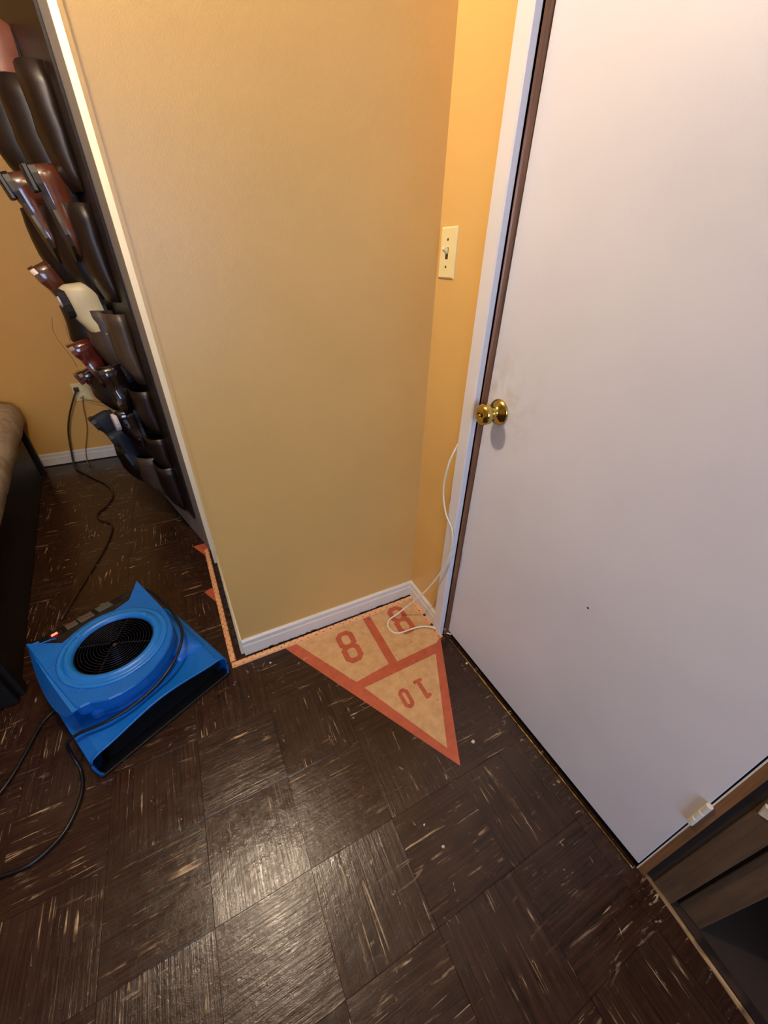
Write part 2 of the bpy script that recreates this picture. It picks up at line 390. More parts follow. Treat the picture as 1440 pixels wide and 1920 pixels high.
# casing
cs = []
for z in (0, 2.12):
    cs.append([(-.002, -.208, z), (-.013, -.210, z), (-.0155, -.214, z), (-.0155, -.254, z), (-.013, -.258, z), (.0, -.259, z), (.012, -.259, z), (.012, -.208, z)])
struct('trim_1', MB().loft(cs), 'white', 'white door casing between the yellow strip and the door')
struct('trim_2', MB().box((-.0155, -1.2, 2.06), (.02, -.216, 2.12)), 'white', 'white head casing above the door')
jb = []
for z in (0.0, 2.06):
    jb.append([(.06, -.2665, z), (.022, -.2665, z), (.014, -.2665, z), (.0085, -.2655, z), (.0055, -.2635, z), (.0055, -.2615, z), (.008, -.2600, z), (.008, -.2590, z), (.002, -.2590, z), (.002, -.2580, z), (.02, -.2580, z), (.06, -.2580, z)])
struct('trim_3', MB().loft(jb), 'jamb', 'dark brown wooden jamb strip in the gap beside the white door', bevel=0)
struct('trim_4', MB().box((.075, -1.083, 0), (.086, -.262, 2.06)), 'dark', 'dark door stop behind the white door')
tag(MB().box((.0045, -.2668, .030), (.009, -.2592, .0325)).build('putty_smear', 'chip'), 'thin white putty line across the foot of the brown jamb strip', 'putty')
# threshold under the door: worn brass lip
th = []
N = 60
for i in range(N+1):
    y = -.262 - (1.083-.262)*i/N; x = .012 + .012*i/N + .0022*noise.noise(Vector((y*11, 0, 3))); s = .0018+.0016*abs(noise.noise(Vector((y*17, 5, 0))))
    th.append([(x-s, y, .0), (x-s*.6, y, .003+s*.6), (x+s*.6, y, .003+s*.6), (x+s, y, .0)])
tag(MB().loft(th).build('threshold_strip', 'brass_worn', smooth=True), 'worn brass threshold strip glinting under the white door', 'threshold')
tag(MB().prism([(.028, -.262), (.05, -.262), (.062, -1.09), (.036, -1.09)], -.001, .0015).build('threshold_gap', 'dark'), 'dark groove in the floor under the white door', 'threshold')
# right jamb: painted edge, jamb wood, stud, boards
fr = thing('door_frame', 'unfinished door frame of bare brown boards right of the white door', 'door frame', (0, 0, 0), kind='structure')
MB().box((.035, -1.0885, 0), (.044, -1.0858, 2.06)).build('painted_edge', 'trim', fr)
MB().box((.0352, -1.104, 0), (.115, -1.0885, 2.06)).build('jamb_board', 'stud', fr, bevel=.001)
MB().box((.046, -1.122, 0), (.115, -1.104, 2.06)).build('shim', 'shim', fr)
MB().box((.044, -1.166, 0), (.118, -1.122, 2.3)).build('stud', 'stud2', fr, bevel=.002)
MB().box((.068, -1.174, 0), (.118, -1.166, 2.3)).build('gap_board', 'shim', fr)
MB().box((.064, -1.222, 0), (.118, -1.174, 2.3)).build('stud', 'stud2', fr, bevel=.002)
# worn wood floor edge strip
es = []
for i in range(41):
    y = -1.085 - .95*i/40; x = .046-.030*min(1, i/12.) + .0015*noise.noise(Vector((y*20, 1, 0)))
    es.append([(x-.004, y, 0), (x-.003, y, .0035), (x+.005, y, .004), (x+.007, y, 0)])
tag(MB().loft(es).build('edge_strip', 'oldwood'), 'worn pale wood edging strip where the tiles end at the hallway', 'threshold')
es = []
for i in range(41):
    y = -1.09 - .95*i/40; x = .052-.026*min(1, i/12.)
    es.append([(x, y, -.004), (x, y, .002), (x+.02, y, .001), (x+.024, y, -.004)])
tag(MB().loft(es).build('edge_strip', 'saddle'), 'dark flat wooden saddle beyond the pale edging strip', 'threshold')

# ------------------------------------------------------------------ switch
sw = thing('light_switch', 'ivory toggle light switch on the narrow yellow wall', 'light switch', (0, -.050, 1.303))
pl = MB(); hw, hh = .035, .0575
pl.loft([[(0, -hw, -hh), (0, hw, -hh), (0, hw, hh), (0, -hw, hh)], [(-.002, -hw, -hh), (-.002, hw, -hh), (-.002, hw, hh), (-.002, -hw, hh)], [(-.006, -hw+.004, -hh+.004), (-.006, hw-.004, -hh+.004), (-.006, hw-.004, hh-.004), (-.006, -hw+.004, hh-.004)]])
pl.build('switch_plate', 'plate', sw)
MB().box((-.0063, -.006, -.013), (-.005, .006, .013)).build('toggle_slot', 'slot', sw)
MB().add([(-.006, -.005, -.002), (-.006, .005, -.002), (-.006, .005, .011), (-.006, -.005, .011), (-.0205, -.004, .008), (-.0205, .004, .008), (-.0185, .004, .015), (-.0185, -.004, .015)],
    [(0,1,2,3),(4,5,6,7),(0,1,5,4),(1,2,6,5),(2,3,7,6),(3,0,4,7)]).build('toggle', 'plate2', sw, bevel=.0012)
for z in (-.030, .030):
    MB().lathe([(.0032, .0055), (.003, .0068), (.0005, .007)], lambda x, y, h, z=z: (-h, x, z+y), 12).build('screw', 'slot', sw, smooth=True)

# ------------------------------------------------------------------ white cord by the door
wc = smoothpath([(-.004, -.206, .83), (-.018, -.204, .80), (-.030, -.198, .748), (-.030, -.190, .656), (-.026, -.214, .578), (-.022, -.255, .53), (-.024, -.262, .44), (-.03, -.229, .325), (-.045, -.178, .20), (-.075, -.125, .09), (-.125, -.095, .015), (-.165, -.10, .0045), (-.185, -.128, .004), (-.18, -.163, .004), (-.155, -.180, .0045), (-.10, -.186, .008), (-.055, -.198, .011), (-.022, -.222, .0125), (-.003, -.240, .006), (.014, -.262, .006), (.03, -.28, .006)], 8)
tag(MB().tube(wc, .0031, 8).build('cord', 'cordw', smooth=True), 'white cord hanging beside the door casing and looping onto the shuffleboard print', 'cord')

# ------------------------------------------------------------------ shuffleboard print
sb = thing('shuffleboard_print', 'red and cream shuffleboard triangle inlaid in the floor with 8, 8 and 10', 'floor marking', (0, 0, 0))
Z0, Z1 = .0004, .0012
def clipflat(poly, mat, name, z1=Z1, label=None):
    o = MB().prism(poly, Z0, z1).build(name, mat, sb)
    if label: o['label'] = label
    return o
# outer triangle (apex toward the camera), cut by the tack strips
clipflat([(-.612, -.0205), (-.0065, -.0205), (-.007, -.272), (-.019, -.276), (-.229, -.694)], 'sred', 'border', .0008, 'red border lines')
LO = lambda y: -.229 + (-.603+.229)*(y+.694)/.659      # left outer edge at depth y
LI = lambda y: LO(y)+.045
RI = lambda y: -.229+.0 + .210*(y+.694)/.418 - .036
def ri(y): return -.235 + (-.074+.235)*(y+.636)/(.298)
clipflat([(LI(-.024), -.024), (-.263, -.024), (-.263, -.285), (-.235-.0, -.285)][:3] + [(LI(-.300)+.004, -.300)], 'scream', 'field')
clipflat([(-.229, -.024), (-.008, -.024), (-.008, -.262), (-.046, -.285), (-.229, -.290)], 'scream', 'field')
clipflat([(LI(-.333)+.002, -.333), (-.076, -.326), (-.236, -.634)], 'scream', 'field')
def strip(pts, wd, closed=False, dz=0):
    P = [Vector((*p, 0)) for p in pts]; n = len(P); L, R = [], []
    for i in range(n):
        a = P[(i-1) % n] if (closed or i) else None; c = P[(i+1) % n] if (closed or i < n-1) else None; b = P[i]
        d1_ = (b-a).normalized() if a is not None else (c-b).normalized(); d2_ = (c-b).normalized() if c is not None else d1_
        t = (d1_+d2_).normalized(); nn = Vector((-t.y, t.x, 0)); k = wd/2/max(.5, nn.dot(Vector((-d1_.y, d1_.x, 0))))
        L.append(b+nn*k); R.append(b-nn*k)
    m = MB(); q = n if closed else n-1
    for i in range(q):
        j = (i+1) % n
        m.prism([(L[i].x, L[i].y), (L[j].x, L[j].y), (R[j].x, R[j].y), (R[i].x, R[i].y)], .0013, .0018+dz)
    return m
def octa(cx, cy, w, h, c): return [(cx-w+c, cy-h), (cx+w-c, cy-h), (cx+w, cy-h+c), (cx+w, cy+h-c), (cx+w-c, cy+h), (cx-w+c, cy+h), (cx-w, cy+h-c), (cx-w, cy-h+c)]
for cx, cy, lab in ((-.368, -.146, None), (-.118, -.118, 'worn digit 8')):
    m = strip(octa(cx, cy+.0335, .026, .0335, .014), .021, True); m2 = strip(octa(cx, cy-.0335, .027, .0335, .014), .021, True, .0002)
    m.add(m2.v, m2.f); o = m.build('digit_eight', 'sred', sb)
    if lab: o['label'] = lab
strip(octa(-.271, -.434, .0125, .031, .009), .014, True).build('digit_zero', 'sred', sb)
m = strip([(-.201, -.392), (-.201, -.469)], .015)
for a in ([(-.219, -.395), (-.184, -.395)], [(-.201, -.463), (-.183, -.457)]):
    q = strip(a, .012, False, .0002); m.add(q.v, q.f)
m.build('digit_one', 'sred', sb)
for pts, lab in (([(-.872, .796), (-.80, .80), (-.806, .659)], 'red painted corner of old shuffleboard print poking out behind the tack strip, farther one'),
                 ([(-.853, .418), (-.796, .436), (-.802, .314)], 'red painted corner of old shuffleboard print poking out behind the tack strip, nearer one')):
    tag(MB().prism(pts, Z0, Z1).build('shuffleboard_corner', 'sred'), lab, 'floor marking', 'red shuffleboard corners beside the long tack strip')

# ------------------------------------------------------------------ closet door ajar with shoe organizer
struct('trim_5', MB().prism([(xl(.60)+.002, .600), (xl(.60)-.026, .600), (xl(.66)-.026, .668), (xl(.66)+.03, .668)], 0, 2.12), 'creamtrim', 'cream casing edge running up the left wall end', bevel=.002)
struct('wall_closet', MB().prism([(xl(.64), 1.46), (xl(.64)+.1, 1.46), (-.72, 2.3), (-.80, 2.3)], 0, CZ), 'yellow', 'wall beyond the closet door')
HD = Vector((-.790, .700, 0)); DV = Vector((-.276, .961, 0)); NV = Vector((-.961, -.276, 0))
DA = math.atan2(DV.y, DV.x)
d2 = thing('door_2', 'white closet door with shade in its grey colour, standing ajar behind the wall end', None, HD, DA, kind='structure')
# local x along the door, local y = +left of direction = NV (outward)
MB().box((0, -.035, .012), (.76, 0, 2.03)).build('door_slab', 'door2', d2, bevel=.0015)
og = thing('shoe_organizer', 'dark brown hanging shoe organizer full of shoes on the closet door', 'shoe organizer', HD, DA)
MB().box((.10, .002, .17), (.75, .010, 2.03)).build('backing', 'organizer', og)
for x in (.2, .6):
    MB().tube([(x, .006, 1.96), (x, .006, 2.045), (x, -.018, 2.045), (x, -.041, 2.045), (x, -.041, 1.96)], .003, 6).build('hook', 'steel', og)
rows = [(1.76, .30), (1.43, .30), (1.09, .27), (.79, .20), (.57, .17), (.42, .25)]
cols = [(.20, .375), (.38, .56), (.565, .75)]
def pocket(x0, x1, ztop, h, dep, mat):
    rings = []; n = 12
    for k in range(7):
        f = k/6; z = ztop-h+f*h; dd = dep*(.35+.65*min(1, f*2.2)**.6)*(1+.08*noise.noise(Vector((x0*9, z*9, 2))))
        r = []
        for i in range(n+1):
            a = math.pi*i/n; cx = (x0+x1)/2; wx = (x1-x0)/2
            r.append((cx-wx*math.copysign(abs(math.cos(a))**.75, math.cos(a)), .010+dd*abs(math.sin(a))**.8 + .006*noise.noise(Vector((a*2, z*14, x0*5))), z))
        inner = [(cx+(p[0]-cx)*.96, .011+(p[1]-.010)*.93, z) for p in r][::-1]
        rings.append(r+inner)
    return MB().loft(rings, True, True).build('pocket', mat, og, smooth=True)
for ri_, (zt, h) in enumerate(rows):
    for ci, (a, b) in enumerate(cols):
        dep = (.060, .105, .150)[ci]*(1 if ri_ < 5 else 1.0)
        pocket(a, b, zt, h, dep, 'pocketg' if (ri_ == 2 and ci < 2) or (ri_ == 5 and ci == 1) else 'pocket')
def shoe(t, y, z, pitch, roll, mat, label, L=.27, W=.095, H=.085, solemat='sole', lining='lining', yaw=0, laces=False, closed=False, heel=.026, liner2=False):
    """shoe: local +y toe, +z upper; hung in organizer frame at (t, outward, z). pitch 90 = toe straight up."""
    t_ = thing('shoe', label, 'shoe', group='shoes in the hanging organizer')
    base = Matrix.Translation(HD) @ Matrix.Rotation(DA, 4, 'Z')
    # at pitch 0 the toe points outward from the door (local y)
    t_.matrix_world = base @ Matrix.Translation((t, y, z)) @ Matrix.Rotation(math.radians(yaw), 4, 'Z') @ Matrix.Rotation(math.radians(pitch), 4, 'X') @ Matrix.Rotation(math.radians(roll), 4, 'Y')
    n = 16; rings = []; S_ = [0, .03, .1, .2, .32, .45, .58, .7, .82, .91, .97, 1]
    wv = [.30, .52, .66, .70, .66, .70, .86, .98, .92, .72, .46, .2]; hv = [.72, .86, .96, .98, .92, .84, .70, .58, .50, .42, .32, .2]
    if closed: hv = [h*.8 for h in hv]
    for s_, w_, h_ in zip(S_, wv, hv):
        r = []
        for i in range(n):
            a = 2*math.pi*i/n; cx = math.cos(a)*W/2*w_; cz = math.sin(a)
            r.append((cx*(1 if cz < .3 else .94), (s_-.5)*L, .012 + (H*h_ * (cz**.8) if cz > 0 else .012*cz)))
        rings.append(r)
    MB().loft(rings).build('upper', mat, t_, smooth=True)
    rings = []
    for s_, w_ in zip(S_, wv):
        ww = W/2*w_*1.06+.002; y_ = (s_-.5)*(L+.008)
        rings.append([(-ww, y_, -.010 if s_ < .3 else -.002), (ww, y_, -.010 if s_ < .3 else -.002), (ww, y_, .010), (-ww, y_, .010)])
    MB().loft(rings).build('sole', solemat, t_)
    if heel:
        MB().loft([[(-.27*W, -.5*L, -heel), (.27*W, -.5*L, -heel), (.33*W, -.24*L, -heel), (-.33*W, -.24*L, -heel)], [(-.29*W, -.505*L, -.009), (.29*W, -.505*L, -.009), (.35*W, -.23*L, -.009), (-.35*W, -.23*L, -.009)]]).build('heel', solemat, t_, bevel=.004)
    if liner2:
        MB().lathe([(.020, .0), (.019, .006), (.001, .007)], lambda x, y_, h: (x*.8-.012, -.30*L+y_, .012+H*1.0+h), 14).build('insole', 'wlining', t_, smooth=True)
    if not closed:
        e = [(.62*W/2*math.cos(a), (-.5+.24)*L+.20*L*math.sin(a)) for a in [2*math.pi*k/14 for k in range(14)]]
        MB().loft([[(x, y_, .012+H*.78) for x, y_ in e], [(x*1.02, y_*1.0, .012+H*1.0) for x, y_ in e]]).build('opening', lining, t_, smooth=False)
    if laces:
        lb = MB()
        for k in range(3): lb.tube([(-.02, (.06+k*.06)*L, .012+H*.80-k*.006), (0, (.07+k*.06)*L, .018+H*.82-k*.006), (.02, (.06+k*.06)*L, .012+H*.80-k*.006)], .0018, 6)
        lb.build('laces', 'cordy', t_, smooth=True)
    return t_
SH = [ # t, y, z, pitch, roll, material, label
 (.52, .095, 1.775, -88, 180, 'pink_leather', 'reddish tan shoe at the top left corner of the photo, highest in the organizer', {}),
 (.50, .150, 1.385, -104, 180, 'br_leather', 'polished brown shoe with black heel sticking out of the second pocket row', dict(H=.105)),
 (.32, .105, 1.395, -98, 180, 'br_leather', 'brown shoe tucked beside the polished brown one with black heel', dict(H=.08)),
 (.64, .150, 1.110, -115, 180, 'br_leather', 'tan brown rounded shoe heel just above the cream loafer', dict(solemat='br_leather', heel=0, H=.10)),
 (.44, .025, 1.060, -97, 0, 'cream_l', 'cream loafer with dark opening and pale lining at the middle of the organizer', dict(W=.125, H=.125, lining='lining', heel=0, liner2=True)),
 (.53, .160, .855, -110, 180, 'red_leather', 'small oxblood shoe below the cream loafer', dict(L=.20, solemat='red_leather', heel=0, H=.09)),
 (.34, .125, .775, -100, 180, 'bk_leather', 'black polished shoe with bright glints under the oxblood shoe', dict(solemat='bk_leather', heel=.02, L=.21)),
 (.665, .155, .725, -110, 180, 'red_leather', 'dark red shoe at the outer edge above the outlet cord', dict(L=.18, solemat='red_leather')),
 (.36, .060, .590, -92, 0, 'bk_leather', 'black shoe with pale crescent insole near the bottom of the organizer', dict(lining='wlining', L=.20)),
 (.60, .175, .500, -112, 180, 'navy', 'dark canvas shoe sticking out above the baseboard', dict(L=.23, heel=.012)),
 (.50, .150, .430, -104, 180, 'navy', 'navy canvas shoe in the lowest pocket row', dict(L=.25, heel=.012)),
]
for t, y, z, p, r, mat, lab, kw in SH: shoe(t, y, z, p, r, mat, lab, **kw)

# thin laces dangling from the shoes
def dl_(t, y, z): return HD + DV*t + NV*y + Vector((0, 0, z))
for pts, lab in (([(.66, .20, 1.05), (.66, .215, .98), (.64, .19, .88), (.64, .185, .84)], 'outer tan shoelace dangling from the cream loafer'),
                 ([(.60, .17, 1.02), (.60, .175, .95), (.60, .16, .90)], 'inner tan shoelace dangling from the cream loafer')):
    tag(MB().tube(smoothpath([dl_(*p) for p in pts]), .0016, 6).build('shoelace', 'cordy', smooth=True), lab, 'shoelace', 'dangling shoelaces')

# ------------------------------------------------------------------ outlet and cords on far wall
ot = thing('wall_outlet', 'ivory power outlet low on the far orange wall', 'outlet', (-1.36, 2.245, .49))
MB().loft([[(-.05, 0, -.06), (.05, 0, -.06), (.05, 0, .06), (-.05, 0, .06)], [(-.05, -.002, -.06), (.05, -.002, -.06), (.05, -.002, .06), (-.05, -.002, .06)], [(-.046, -.006, -.056), (.046, -.006, -.056), (.046, -.006, .056), (-.046, -.006, .056)]]).build('outlet_plate', 'plate', ot)
for z in (-.02, .02): MB().box((-.017, -.008, z-.013), (.017, -.005, z+.013)).build('socket', 'plate2', ot, bevel=.002)
pg = MB().box((-.035, -.035, .01), (-.008, -.006, .036)).build('plug', 'cordbr', ot, bevel=.003)
tag(MB().tube(smoothpath([(-1.38, 2.21, .51), (-1.40, 2.19, .48), (-1.47, 2.19, .36), (-1.52, 2.19, .24), (-1.55, 2.17, .10), (-1.56, 2.14, .012), (-1.53, 2.06, .006), (-1.42, 1.88, .006), (-1.335, 1.741, .006), (-1.29, 1.6, .006), (-1.30, 1.466, .006), (-1.35, 1.36, .006), (-1.33, 1.28, .006), (-1.268, 1.2, .006), (-1.27, 1.05, .006), (-1.30, .90, .006), (-1.356, .68, .006), (-1.40, .5, .006)], 8), .0055, 8).build('cord', 'cordbr', smooth=True), 'thick brown cord from the far outlet snaking over the floor behind the blue fan', 'cord')
tag(MB().tube(smoothpath([(-1.36, 2.225, .47), (-1.38, 2.215, .40), (-1.41, 2.22, .25), (-1.47, 2.22, .10), (-1.49, 2.20, .012), (-1.47, 2.12, .004)], 8), .003, 6).build('cord', 'cordy', smooth=True), 'thin tan cord hanging from the far outlet to the baseboard', 'cord')
tag(MB().tube(smoothpath([(-1.38, 2.225, .46), (-1.32, 2.21, .43), (-1.24, 2.18, .41), (-1.15, 2.05, .37)], 8), .0025, 6).build('cord', 'cordy', smooth=True), 'thin tan cord running right from the far outlet behind the shoes', 'cord')

# ------------------------------------------------------------------ bed
bed = thing('bed', 'low bed with beige quilted cover and black legs at the left edge', 'bed', (-1.72, 2.17, 0), math.radians(8))
# local: -y toward the camera, -x away to the left
r = []
for i in range(31):
    y = .02 - 2.1*i/30; j = .008*noise.noise(Vector((y*5, 0, 0))); k = .012*noise.noise(Vector((y*8, 3, 0)))
    r.append([(-1.0, y, .36), (.0+j, y, .345+k*.6), (.012+j, y, .36+k*.5), (.010+j, y, .43), (-.015, y, .475), (-.06, y, .49+k), (-1.0, y, .49)])
MB().loft(r).build('quilt', 'quilt', bed, smooth=True)
MB().box((-.9, -2.05, .004), (-.03, -.14, .29)).build('under_bed_shade_block', 'bedblack', bed)  # black block added in place of the bed's shadow on the floor
MB().box((-1.0, -2.05, .30), (-.03, .0, .355)).build('bed_frame', 'bedblack', bed, bevel=.003)
for x, y in ((-.035, -.03), (-.035, -2.0), (-.96, -.03), (-.96, -2.0)):
    MB().box((x-.022, y-.022, 0), (x+.022, y+.022, .35)).build('leg', 'bedblack', bed, bevel=.002)
# black bag at the left edge
bag = thing('bag', 'black soft bag on the floor at the left edge, left of the blue fan', 'bag', (-1.62, -.10, 0), math.radians(12))
r = []
for i in range(9):
    f = i/8; z = .19*math.sin(f*math.pi/2); q = math.cos(f*math.pi/2)**.5 if f < 1 else .15
    r.append([(.13*q*math.copysign(abs(math.cos(a))**.6, math.cos(a))*(1+.06*noise.noise(Vector((a, f*3, 1)))), .17*q*math.copysign(abs(math.sin(a))**.6, math.sin(a)), z+.002) for a in [2*math.pi*k/24 for k in range(24)]])
MB().loft(r).build('bag_body', 'bedblack', bag, smooth=True)
MB().tube(smoothpath([(-.06, -.14, .13), (-.06, -.10, .22), (-.06, 0, .25), (-.06, .10, .22), (-.06, .14, .13)]), .008, 8).build('handle', 'bedblack', bag, smooth=True)

# ------------------------------------------------------------------ blue air mover
FA = math.radians(26.39)
fan = thing('air_mover', 'blue low carpet-drying fan with round intake on the floor', 'fan', (-1.196, -.250, 0), FA)
CX, CY = .208, .245
W_ = .434
# lower body: deck from the outlet lip rising to the volute
def low_z(u, v):      # height of the deck at width fraction u, depth v
    return .100 + .030*math.sin(math.pi*u)**2*max(0, 1-v/.12)
r = []
NU = 16
for v in [0, .015, .05, .10, .16, .22, .29, .36, .42, .455]:
    k = 0 if v < .2 else ((v-.2)/.255)
    inset = .0 if v < .36 else .03*((v-.36)/.095)
    x0 = .002+inset; x1 = W_-.002-inset
    zb = .004 + (.05*max(0, (v-.38)/.075) if v > .38 else 0)
    top = [(x0+(x1-x0)*i/NU, v, low_z(i/NU, v) - (.012 if i in (0, NU) else 0)) for i in range(NU+1)]
    bot = [(x0+(x1-x0)*i/NU, v, zb) for i in range(NU, -1, -1)]
    r.append(top+bot)
body = MB().loft(r, False, True).build('fan_body', 'blue', fan, smooth=False)
sm = body.modifiers.new('sol', 'SOLIDIFY'); sm.thickness = .004; sm.offset = -1
bvm = body.modifiers.new('bv', 'BEVEL'); bvm.width = .004; bvm.segments = 2; bvm.limit_method = 'ANGLE'
# outlet: dark throat and black lip
MB().loft([[(W_*i/NU, .012, low_z(i/NU, .01)-.006) for i in range(1, NU)] + [(W_*i/NU, .012, .008) for i in range(NU-1, 0, -1)],
           [(W_*i/NU, .10, low_z(i/NU, .1)-.03) for i in range(1, NU)] + [(W_*i/NU, .10, .01) for i in range(NU-1, 0, -1)]], False, True).build('outlet_throat', 'inside', fan)
lip = smoothpath([(.012, .0, .004), (.004, .0, .03), (.004, .0, .085)] + [(W_*i/NU, -.001, low_z(i/NU, 0)+.000) for i in range(1, NU)] + [(W_-.004, .0, .085), (W_-.004, .0, .03), (W_-.012, .0, .004)], 3)
MB().tube(lip, .0035, 8).build('outlet_lip', 'blue', fan, smooth=True)
MB().box((.004, -.006, .003), (W_-.004, .03, .010)).build('outlet_sill', 'black', fan, bevel=.003)
# waist groove (dark blue shadowed recess) under the top plate
def circ(cx, cy, r_, a0, a1, n): return [(cx+r_*math.cos(math.radians(a0+(a1-a0)*k/n)), cy+r_*math.sin(math.radians(a0+(a1-a0)*k/n))) for k in range(n+1)]
plate = [(.030, .478), (.032, .40), (.036, .25), (.045, .105), (.052, .097), (.074, .090), (.095, .072), (.113, .058), (.145, .047), (.181, .043), (.215, .047), (.246, .057), (.283, .075), (.315, .099), (.342, .128), (.362, .160), (.376, .205), (.385, .250), (.391, .36), (.397, .500), (.36, .452), (.330, .415), (.300, .410)] + circ(CX, CY, .172, 68, 118, 9) + [(.100, .388), (.07, .43)]
ins = lambda poly, k: [(CX+(x-CX)*k, CY+(y-CY)*k) for x, y in poly]
rd = [(x, y) for x, y in ins(plate, .86)]
MB().loft([[(x, y, .08) for x, y in ins(plate, .93)], [(x, y, .135) for x, y in rd], [(x, y, .155) for x, y in rd]], False, False).build('waist', 'blue', fan)
NP = 120
def polyray(a):
    best = 0; ca, sa = math.cos(a), math.sin(a)
    for i in range(len(plate)):
        x0, y0 = plate[i][0]-CX, plate[i][1]-CY; x1, y1 = plate[(i+1) % len(plate)][0]-CX, plate[(i+1) % len(plate)][1]-CY
        dx, dy = x1-x0, y1-y0; den = ca*dy-sa*dx
        if abs(den) < 1e-9: continue
        t = (x0*dy-y0*dx)/den; u = (x0*sa-y0*ca)/den
        if t > 0 and -1e-6 <= u <= 1+1e-6: best = max(best, t)
    return best
angs = sorted(set([2*math.pi*k/NP for k in range(NP)] + [math.atan2(y-CY, x-CX) % (2*math.pi) for x, y in plate]))
po = [(math.cos(a), math.sin(a), polyray(a)) for a in angs]
pr_ = lambda k, z, ri=None: [(CX+c*(ri if ri else r_*k), CY+s_*(ri if ri else r_*k), z) for c, s_, r_ in po]
MB().loft([pr_(0, .150, .1135), pr_(.93, .150), pr_(.99, .157), pr_(1, .168), pr_(1, .195), pr_(.985, .200), pr_(0, .200, .1135)], False, False).build('top_plate', 'blue', fan)
# side skirt facet on the left under the plate
sk = []
for i in range(13):
    f = i/12; y = .47-.37*f; b = math.sin(math.pi*f)**.7
    sk.append([(.034-.004*b, y, .195), (.032-.034*b, y, .195-.085*b-.004), (.05, y, .195-.09*b-.004), (.06, y, .19)])
MB().loft(sk).build('side_facet', 'blue2', fan, smooth=False)
# right flank bulge
rb = []
for i in range(19):
    f = i/18; y = .095+.28*f; b = max(0, math.sin(math.pi*f))**.5
    rb.append([(.32+.095*math.sin(math.pi/2*k/8)**1.2, y, .096+.050*b*math.cos(math.pi/2*k/8)**.7) for k in range(9)] + [(.32, y, .094)])
MB().loft(rb).build('flank_bulge', 'blue', fan, smooth=True)
ft = lambda x, y, h: (CX+x, CY+y, h)
MB().lathe([(.158, .199), (.158, .2035), (.152, .2065), (.148, .2035), (.1435, .2035), (.140, .2075), (.134, .2125), (.125, .2135), (.117, .2085), (.1135, .200), (.1125, .130), (.118, .130), (.12, .199)], ft, 72).build('intake_ring', 'blue2', fan, smooth=True)
MB().lathe([(.1130, .130), (.1132, .132), (.001, .132)], ft, 40).build('intake_well', 'inside', fan)
# raised seams on the plate
for pts in ([(.034, .30), (.060, .302), (.064, .285)], [(.055, .44), (.075, .435), (.09, .43), (.10, .42)], [(.06, .155), (.085, .15), (.10, .135)], [(.372, .262), (.35, .282), (.335, .330), (.30, .36)], [(.36, .44), (.372, .43), (.38, .41)]):
    MB().tube(smoothpath([(x, y, .2005) for x, y in pts], 5), .0022, 6).build('plate_rib', 'blue', fan, smooth=True)
# wire guard: rings, spokes, hub
gd = MB()
for k in range(1, 13):
    rr = .0088*k+.006
    gd.tube([(CX+rr*math.cos(2*math.pi*q/36), CY+rr*math.sin(2*math.pi*q/36), .199+.006*(1-(rr/.113)**2)) for q in range(37)], .0009, 5)
tag(gd.build('guard_rings', 'wire', fan), kind='stuff')
for a in (45, 135, 225, 315):
    ca, sa = math.cos(math.radians(a)), math.sin(math.radians(a))
    MB().tube([(CX+ca*q, CY+sa*q, .199+.006*(1-(q/.113)**2)+.0012) for q in (.01, .05, .09, .116)], .0016, 6).build('guard_spoke', 'wire', fan)
MB().lathe([(.024, .132), (.024, .18), (.018, .188), (.007, .188), (.006, .20), (.001, .20)], ft, 24).build('motor_hub', 'steel', fan, smooth=False)
im = MB()
for k in range(28):
    a = 2*math.pi*k/28; ca, sa = math.cos(a), math.sin(a); cb, sb_ = math.cos(a+.15), math.sin(a+.15)
    im.add([(CX+ca*.072, CY+sa*.072, .140), (CX+cb*.100, CY+sb_*.100, .140), (CX+cb*.100, CY+sb_*.100, .186), (CX+ca*.072, CY+sa*.072, .186), (CX+ca*.072+.001, CY+sa*.072, .140), (CX+cb*.1+.001, CY+sb_*.1, .140), (CX+cb*.1+.001, CY+sb_*.1, .186), (CX+ca*.072+.001, CY+sa*.072, .186)], [(0,1,2,3),(7,6,5,4),(0,1,5,4),(1,2,6,5),(2,3,7,6),(3,0,4,7)])
tag(im.build('impeller_blades', 'black', fan), kind='stuff')
# small tabs on ring
for a in (118, 20):
    ca, sa = math.cos(math.radians(a)), math.sin(math.radians(a))
    MB().box((CX+.127*ca-.007, CY+.127*sa-.007, .208), (CX+.127*ca+.007, CY+.127*sa+.007, .216)).build('ring_clip', 'blue2', fan, bevel=.002)
# control panel at the back
cp = MB().loft([[(.045, .40, .10), (.375, .40, .10), (.375, .40, .186), (.045, .40, .186)], [(.045, .45, .10), (.375, .45, .10), (.375, .45, .184), (.045, .45, .184)], [(.055, .54, .10), (.365, .54, .10), (.365, .53, .150), (.055, .53, .150)]]).build('control_panel', 'black', fan, bevel=.004)
def onp(x, y): return .184 - (y-.45)*.425
led = NT('red_led'); led.b.inputs['Emission Color'].default_value = (1, .05, .03, 1); led.b.inputs['Emission Strength'].default_value = 7; led.set(Base_Color=(.8, .05, .03, 1)); M['led'] = led.m
def cpart(name, x0, x1, y0, y1, h, mat):
    z = lambda y: onp(0, y)
    return MB().loft([[(x0, y0, z(y0)-.002), (x1, y0, z(y0)-.002), (x1, y0, z(y0)+h), (x0, y0, z(y0)+h)], [(x0, y1, z(y1)-.002), (x1, y1, z(y1)-.002), (x1, y1, z(y1)+h), (x0, y1, z(y1)+h)]]).build(name, mat, fan, bevel=.001)
cpart('rocker_switch', .083, .126, .462, .500, .002, 'inside')
cpart('indicator_light', .094, .112, .474, .488, .006, 'led')
cpart('label_plate', .138, .172, .458, .522, .0012, 'grey'); cpart('label_plate', .178, .224, .456, .524, .0012, 'grey')
